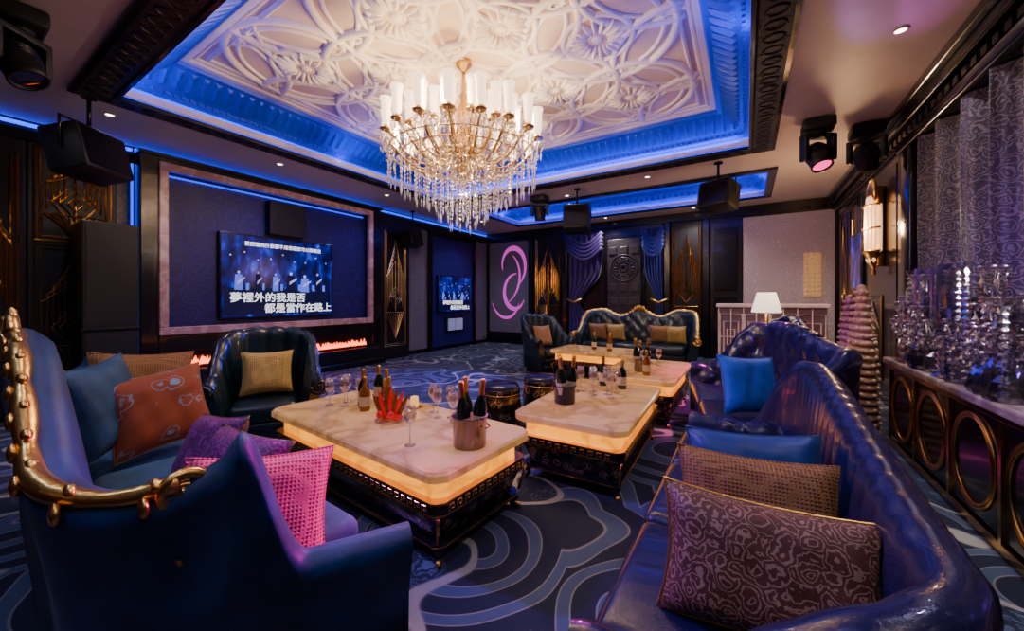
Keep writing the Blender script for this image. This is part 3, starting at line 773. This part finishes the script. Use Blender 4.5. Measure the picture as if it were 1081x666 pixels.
# ---------------------------------------------------------------- tables
def table(name,loc,L,Wd,rz):
    mb=MB()
    def oc(a,b,c):
        return [(-a+c,-b),(a-c,-b),(a-c*.5,-b+c*.5*.6),(a,-b+c),(a,b-c),(a-c*.5,b-c*.5*.6),(a-c,b),(-a+c,b),(-a+c*.5,b-c*.5*.6),(-a,b-c),(-a,-b+c),(-a+c*.5,-b+c*.5*.6)]
    a,b=L/2,Wd/2
    mb.zprism(oc(a-.015,b-.015,.07),.440,.452,onyx,poly2=oc(a,b,.07)); mb.zprism(oc(a,b,.07),.452,.488,onyx); mb.zprism(oc(a,b,.07),.488,.50,onyx,poly2=oc(a-.012,b-.012,.07))
    mb.zprism(oc(a-.07,b-.07,.05),.335,.44,amber)
    mb.zprism(oc(a-.03,b-.03,.05),.325,.337,brass); mb.zprism(oc(a-.035,b-.035,.05),.275,.325,black); mb.zprism(oc(a-.03,b-.03,.05),.268,.277,brass)
    def key(x0,x1,y,fixx=False):
        n=max(1,int(abs(x1-x0)/.055))
        for i in range(n):
            x=x0+(i+.5)*(x1-x0)/n; k=.018
            p=[(-k,-.017),(-k,.015),(k*.7,.015),(k*.7,-.008),(-k*.1,-.008),(-k*.1,.004)]
            pts=[((x+u,y,.30+v) if not fixx else (y,x+u,.30+v)) for u,v in p]
            mb.tube(pts,.0036,gold,4,smooth=False)
    for sg in (-1,1):
        key(-a+.10,a-.10,sg*(b-.031)); key(-b+.10,b-.10,sg*(a-.031),True)
    mb.zprism(oc(a-.10,b-.10,.05),.115,.27,lacq,poly2=oc(a-.045,b-.045,.05))
    mb.zprism(oc(a-.06,b-.06,.05),.088,.115,black); mb.zprism(oc(a-.055,b-.055,.05),.094,.100,brass)
    for sx in (-1,1):
        for sy in (-1,1):
            x,y=sx*(a-.12),sy*(b-.12)
            mb.tube([(x,y,.10),(x+sx*.03,y+sy*.03,.065),(x+sx*.015,y+sy*.015,.03),(x+sx*.04,y+sy*.04,.012)],[.034,.03,.016,.018],black,8)
            mb.sph((x+sx*.045,y+sy*.045,.018),.018,gold,8)
            mb.rod((x+sx*.05,y+sy*.05,.12),(x+sx*.08,y+sy*.08,.27),.010,brass,6)
    return mb.build(name,loc,rz)
table('lit_marble_coffee_table',(-2.17,1.83,0),1.92,.84,-.08)
table('lit_marble_coffee_table',(-1.10,3.15,0),.86,1.45,.03)
table('lit_marble_coffee_table',(-1.05,4.88,0),.86,1.45,0)
table('lit_marble_coffee_table',(-2.1,6.2,0),1.5,.86,0)
def bottle(mb,x,y,z,h=.30,m=bottleg,top=foil,T=None):
    mb.lathe([(0,0),(.038,0),(.041,.01),(.041,h*.50),(.034,h*.60),(.016,h*.72),(.014,h*.8)],m,14,(x,y,z),T)
    mb.lathe([(.0155,h*.72),(.0165,h*.98),(.012,h),(0,h)],top,12,(x,y,z),T)
    mb.lathe([(.0418,h*.15),(.0418,h*.42)],label,14,(x,y,z),T)
def wglass(mb,x,y,z,h=.20):
    mb.lathe([(0,0),(.034,.002),(.030,.006),(.005,.012),(.004,h*.45),(.012,h*.48),(.034,h*.62),(.038,h*.75),(.031,h),(.029,h),(.035,h*.75),(.030,h*.63),(0,h*.5)],glass,14,(x,y,z))
icem=M('ice',(.5,.6,.7),.2)
def bucket(name,loc,nb,m=chrome,r=.10,h=.17):
    e=empty(name,loc); mb=MB()
    mb.lathe([(0,0),(r*.92,0),(r*.95,.01),(r,h),(r+.008,h+.004),(r+.004,h+.01),(r-.008,h),(r*.9,.02),(0,.02)],m,28)
    for sx in (-1,1): mb.tube([(sx*r,-.03,h*.8),(sx*(r+.03),-.02,h*.75),(sx*(r+.03),.02,h*.75),(sx*r,.03,h*.8)],.005,brass,6)
    mb.cyl(r*.93,h*.75,h*.78,icem,20); mb.build('pail',parent=e)
    mb=MB()
    for k in range(nb):
        a=2*pi*k/nb+.5; bottle(mb,0,0,0,.36,T=TR(.042*cos(a),.042*sin(a),.03,rx=-.10*sin(a),ry=.10*cos(a)))
    mb.build('bottles',parent=e); return e
bucket('champagne_bucket',(-1.37,1.74,.5),3)
bucket('champagne_bucket',(-1.27,2.87,.5),3,black,.09,.14)
bucket('champagne_bucket',(-1.05,4.6,.5),2,chrome,.09,.14)
for i,(x,y) in enumerate([(-1.88,2.02),(-1.80,2.07),(-1.72,2.0),(-1.66,1.55),(-2.00,2.10),(-2.72,1.85),(-2.66,1.95),(-2.8,1.93),(-2.84,1.80),(-1.15,3.22),(-1.05,3.3),(-1.2,3.35),(-.98,3.2),(-1.1,3.45),(-1.0,3.42),(-1.3,3.3),(-1.1,4.9),(-1.2,5.0),(-.95,5.1)]):
    mb=MB(); wglass(mb,0,0,0,.21+.02*(i%2)); mb.build('wine_glass',(x,y,.5))
for (x,y,h,m) in [(-2.58,1.92,.30,bottleg),(-2.48,1.86,.26,bottlea),(-2.36,1.95,.24,bottlea),(-2.50,2.08,.28,bottleg),(-2.62,2.10,.30,bottleg),(-2.28,1.92,.27,bottlea),(-1.0,3.6,.28,bottleg),(-1.2,3.65,.3,bottleg),(-.95,4.4,.28,bottlea),(-1.2,5.2,.3,bottleg),(-2.2,6.2,.3,bottleg),(-1.9,6.1,.3,bottlea)]:
    mb=MB(); bottle(mb,0,0,0,h,m); mb.build('liquor_bottle',(x,y,.5))
mb=MB()
mb.lathe([(0,0),(.10,0),(.11,.01),(.10,.015),(0,.015)],glass,20)
for k in range(7):
    a=-.9+k*.3; mb.lathe([(0,0),(.018,.02),(.022,.09),(.010,.16),(0,.20)],red if k%2 else bottlea,8,T=TR(.0,.0,.03,ry=a*.5,rz=.6)@Matrix.Translation((a*.05,0,0)))
mb.box(-.09,.09,-.03,.03,.015,.05,red,.012); mb.sph((.05,-.04,.05),.03,red); mb.sph((-.05,-.05,.045),.028,red)
mb.build('red_fruit_platter',(-2.12,1.80,.502))
mb=MB(); mb.box(-.05,.05,-.05,.05,0,.015,brass,.004); mb.lathe([(.03,.015),(.035,.03),(.03,.09),(.0,.10)],M('amber_glass',(.9,.5,.15),.1,em=(1,.5,.1),es=1),12); mb.build('candle_holder',(-2.20,2.10,.5))
def stool(name,loc):
    mb=MB()
    mb.lathe([(0,0),(.19,0),(.20,.02),(.19,.05),(.215,.12),(.22,.22),(.205,.33),(.19,.36),(.205,.38),(.205,.41),(.19,.42)],lacq,28)
    mb.lathe([(.195,.40),(.20,.43),(.17,.46),(0,.465)],leather,28)
    for z in (.05,.36): mb.tube([(.20*cos(2*pi*i/28),.20*sin(2*pi*i/28),z) for i in range(28)],.008,brass,6,closed=True)
    mb.build(name,loc)
stool('drum_stool',(-2.22,3.35,0)); stool('drum_stool',(-2.05,3.95,0))
def ornament(name,loc,h,m):
    mb=MB(); n=int(h/.065)
    for k in range(n):
        t=k/n; r=.22*(1-t**2.6*.75); z=k*h/n
        mb.lathe([(0,z),(r*.8,z),(r,z+.02),(r*.9,z+.045),(r*.6,z+h/n),(0,z+h/n)],m,18,sx=.55)
        for q in range(8):
            a=2*pi*q/8+k*.4; mb.sph((r*.53*cos(a),r*.92*sin(a),z+.03),.020,m,8)
    mb.sph((0,0,h),.04,m,10); mb.build(name,loc)
ornament('carved_totem_ornament',(.92,4.72,0),1.45,peach); ornament('carved_totem_ornament',(.99,5.62,0),1.36,M('mauve_carved_wood',(.5,.2,.32),.4))
e=empty('table_lamp',(.28,7.35,0)); mb=MB()
mb.lathe([(0,0),(.16,0),(.17,.03),(.04,.06),(.03,.55),(.2,.58),(.22,.62),(0,.62)],black,20); mb.build('side_table',parent=e)
mb=MB(); mb.lathe([(0,.62),(.07,.62),(.08,.64),(.03,.68),(.06,.78),(.07,.86),(.03,.98),(.015,1.12)],gold,16); mb.build('base',parent=e)
mb=MB(); mb.lathe([(.20,1.14),(.21,1.15),(.13,1.46),(.12,1.46)],lampsh,24); mb.build('shade',parent=e)
# ---------------------------------------------------------------- chandelier
CX,CY=-2.55,3.13
e=empty('crystal_chandelier',(CX,CY,0))
mb=MB()
mb.lathe([(0,3.86),(.10,3.86),(.09,3.83),(.04,3.79),(.015,3.76)],gold,18)
mb.tube([(0,0,3.78),(0,0,3.5)],.012,gold,8)
for k in range(6): mb.tube([(.022*cos(2*pi*i/10)*(k%2),.022*cos(2*pi*i/10)*((k+1)%2),3.75-k*.045+.03*sin(2*pi*i/10)) for i in range(10)],.005,gold,5,closed=True)
mb.lathe([(.015,3.55),(.05,3.5),(.03,3.45),(.07,3.36),(.10,3.28),(.04,3.2),(.05,3.1),(.13,3.0),(.16,2.92),(.10,2.85),(.05,2.8),(.09,2.72),(.06,2.66),(0,2.62)],agold,20)
tiers=[(18,.79,2.98,3.06,.0),(14,.56,3.09,3.2,.15),(8,.32,3.20,3.3,.3)]
cups=[]
for n,R,zc,zt_,ph in tiers:
    for k in range(n):
        a=2*pi*k/n+ph; c,s_=cos(a),sin(a)
        pts=[]
        for i in range(15):
            t=i/14; r=.06+(R-.06)*t; z=zc-.10-.20*sin(pi*min(1,t*1.15))+(.0 if t<.8 else (t-.8)*.5)
            pts.append((r*c,r*s_,z+ .06*(1-t)))
        mb.tube(pts,.013,agold,6)
        zz=pts[-1][2]; x,y=R*c,R*s_
        mb.lathe([(0,-.02),(.02,-.015),(.055,.005),(.06,.015),(.02,.02),(.022,.06),(0,.06)],agold,10,(x,y,zz)); cups.append((x,y,zz))
mb.build('frame',parent=e)
mb=MB()
for x,y,z in cups:
    mb.lathe([(.022,.05),(.040,.08),(.044,.16),(.046,.25),(.060,.31),(.056,.31),(.03,.24)],candle,12,(x,y,z))
mb.build('glass_shades',parent=e)
mb=MB()
for x,y,z in cups:
    for q in range(6):
        a=2*pi*q/6; px,py=x+.055*cos(a),y+.055*sin(a)
        mb.octa((px,py,z-.02),.009,.03,crystal); mb.octa((px,py,z-.07),.014,.08,crystal)
    for q in range(3): mb.octa((x,y,z-.10-q*.045),.011,.04,crystal)
for n,R,zc,zt_,ph in tiers:
    zz=[c for c in cups if abs(math.hypot(c[0],c[1])-R)<.01][0][2]
    for k in range(n):
        a0=2*pi*k/n+ph; a1=a0+2*pi/n
        for i in range(1,8):
            t=i/8; a=a0+(a1-a0)*t; mb.octa((R*cos(a),R*sin(a),zz-.14*sin(pi*t)),.013,.04,crystal)
        for i in range(1,9):
            t=i/9; r=R*(1-t)+.08*t; mb.octa((r*cos(a0),r*sin(a0),zz-.02-.24*sin(pi*t)-.05*t),.012,.04,crystal)
for R,n,z0,ln in ((.76,38,2.84,5),(.64,34,2.80,6),(.50,26,2.76,7),(.38,20,2.72,7),(.26,14,2.68,9),(.14,8,2.62,10)):
    for k in range(n):
        a=2*pi*k/n+R; x,y=R*cos(a),R*sin(a); z=z0+.02*sin(k*2.3)
        for i in range(ln): mb.octa((x,y,z-i*.045),.011,.040,crystal)
        mb.octa((x,y,z-ln*.045-.03),.015,.13,crystal)
for k in range(5): mb.sph((0,0,2.6-k*.06),.035-.004*k,crystal,8)
mb.octa((0,0,2.26),.03,.16,crystal)
mb.build('crystals',parent=e)
mb=MB()
for R,z in ((.76,2.86),(.64,2.82),(.50,2.78),(.38,2.74),(.26,2.70),(.14,2.64)): mb.tube([(R*cos(2*pi*i/40),R*sin(2*pi*i/40),z) for i in range(40)],.007,agold,5,closed=True)
mb.build('rings',parent=e)
# ---------------------------------------------------------------- lights
def light(name,kind,loc,col,P,**k):
    l=bpy.data.lights.new(name,kind); l.color=col; l.energy=P
    o=bpy.data.objects.new(name,l); C.objects.link(o); o.location=loc
    if 'target' in k: o.rotation_euler=(Vector(k['target'])-Vector(loc)).to_track_quat('-Z','Y').to_euler()
    if kind=='SPOT': l.spot_size=k.get('size',1.2); l.spot_blend=k.get('blend',.6)
    if kind in('SPOT','POINT'): l.shadow_soft_size=k.get('rad',.05)
    if kind=='AREA': l.shape='RECTANGLE'; l.size=k['sx']; l.size_y=k['sy']
    return o
for k in range(4):
    a=k*pi/2+.4; light('chandelier_bulb_%d'%k,'POINT',(CX+.68*cos(a),CY+.68*sin(a),3.12),(1,.70,.44),48,rad=.03)
light('chandelier_bulb_low','POINT',(CX,CY,2.45),(1,.76,.54),110,rad=.03)
dls=[(1.0,4.0,.8,.72,1,36),(.9,2.2,.75,.65,1,40),(.9,.7,1,.80,.64,36),(-.9,.5,.85,.70,1,32),(-2.6,.4,1,.75,.7,24),(-5.1,.1,.8,.8,1,24),(-6.0,1.2,.9,.8,.8,38),
(-6.0,3.0,.35,.30,1,42),(-6.0,5.0,.35,.40,1,42),(-3.0,6.9,.45,.6,1,80),(-1.4,6.55,.8,.6,1,70),(-5.9,8.0,.5,.6,1,80),(-3,9.3,1,.88,.8,95),(-1,9.3,1,.85,.78,110),(1.0,7.5,1,.85,.75,120),
(-1.3,-.55,.30,.35,1,60),(.6,-.5,.8,.75,1,30),(-3.2,-.55,.4,.5,1,45)]  # first is a real ceiling fixture, the rest are added fill spots
mb=MB()
for d in dls:
    x,y=d[:2]
    mb.lathe([(.055,0),(.05,-.008),(.036,-.008),(.034,0)],white,16,(x,y,ZC)); mb.lathe([(.034,-.003),(0,-.003)],warmd,16,(x,y,ZC))
mb.build('downlights_and_fill')
for i,d in enumerate(dls):
    light('downlight_and_fill_lamp_%d'%i,'SPOT',(d[0],d[1],ZC-.03),d[2:5],d[5],size=2.3,blend=.8,rad=.04,target=(d[0],d[1],0))
BL=(.0,.035,1)
def led(n,R,o,z,P):
    x0,x1,y0,y1=R[0]-o,R[1]+o,R[2]-o,R[3]+o; xm,ym=(x0+x1)/2,(y0+y1)/2
    light(n+'_a','AREA',(x0+.03,ym,z),BL,P,sx=.04,sy=(y1-y0)*.96,target=(x0+.12,ym,z+.25))
    light(n+'_b','AREA',(x1-.03,ym,z),BL,P,sx=.04,sy=(y1-y0)*.96,target=(x1-.12,ym,z+.25))
    for s,yy,t in (('_c',y0+.03,.09),('_d',y1-.03,-.09)):
        l=light(n+s,'AREA',(xm,yy,z),BL,P,sx=(x1-x0)*.96,sy=.04)
        l.rotation_euler=(pi-math.atan2(t,.25),0,0)
led('cove_led',A,0,3.44,24); led('rear_cove_led',B,0,3.44,14)
light('stage_spot_magenta','SPOT',(.60,5.30,2.80),(1,.02,.50),650,size=.8,target=(-.1,4.9,0),rad=.05)
light('stage_spot_pink','SPOT',(1.02,5.85,2.80),(1,.02,.60),2600,size=.26,blend=1,target=(-1.35,.66,.62),rad=.05)
light('stage_spot_magenta_b','SPOT',(-3.3,6.4,2.85),(.9,.03,.8),900,size=.24,blend=.9,target=(-1.0,.9,.55),rad=.05)
light('stage_spot_blue','SPOT',(-4.15,.8,2.75),(.25,.08,1),640,size=.9,target=(.2,2.4,.7),rad=.06)
light('stage_spot_violet','SPOT',(-3.4,6.5,2.85),(.10,.10,1),800,size=1.1,target=(-4.4,3.6,0),rad=.06)
light('ceiling_violet','SPOT',(.8,5.4,2.8),(.45,.12,1),40,size=.5,target=(1.0,2.5,3.4),rad=.02)
light('ceiling_violet_b','SPOT',(1.2,5.8,2.85),(.8,.12,.8),60,size=.25,target=(1.1,3.2,3.4),rad=.02)
light('sconce_lamp','POINT',(XR-.42,6.75,2.3),(1,.58,.30),38,rad=.08)
light('fire_lamp','AREA',(XL+.40,3.5,.5),(1,.2,.03),10,sx=.1,sy=3.0,target=(XL+2,3.5,.3))
for i,y in enumerate((1.8,2.6,3.4,4.2)): light('crystal_fill_spot_%d'%i,'SPOT',(1.0,y,3.28),(1,.92,.88),110,size=.5,target=(1.28,y+.1,.9),rad=.06)  # added spots without fixtures, to make the glassware sparkle
light('table_lamp_bulb','POINT',(.28,7.35,1.25),(1,.7,.5),8,rad=.05)
w=bpy.data.worlds.new('world'); bpy.context.scene.world=w; w.use_nodes=True; w.node_tree.nodes['Background'].inputs[0].default_value=(.01,.01,.02,1)
# camera
cam=bpy.data.cameras.new('camera'); co=bpy.data.objects.new('camera',cam); C.objects.link(co)
co.location=(0,0,1.35); co.rotation_euler=(pi/2,0,math.atan(247/398.)); cam.sensor_width=36; cam.lens=398/1081*36; cam.shift_y=-17/1081; cam.clip_start=.02
bpy.context.scene.camera=co
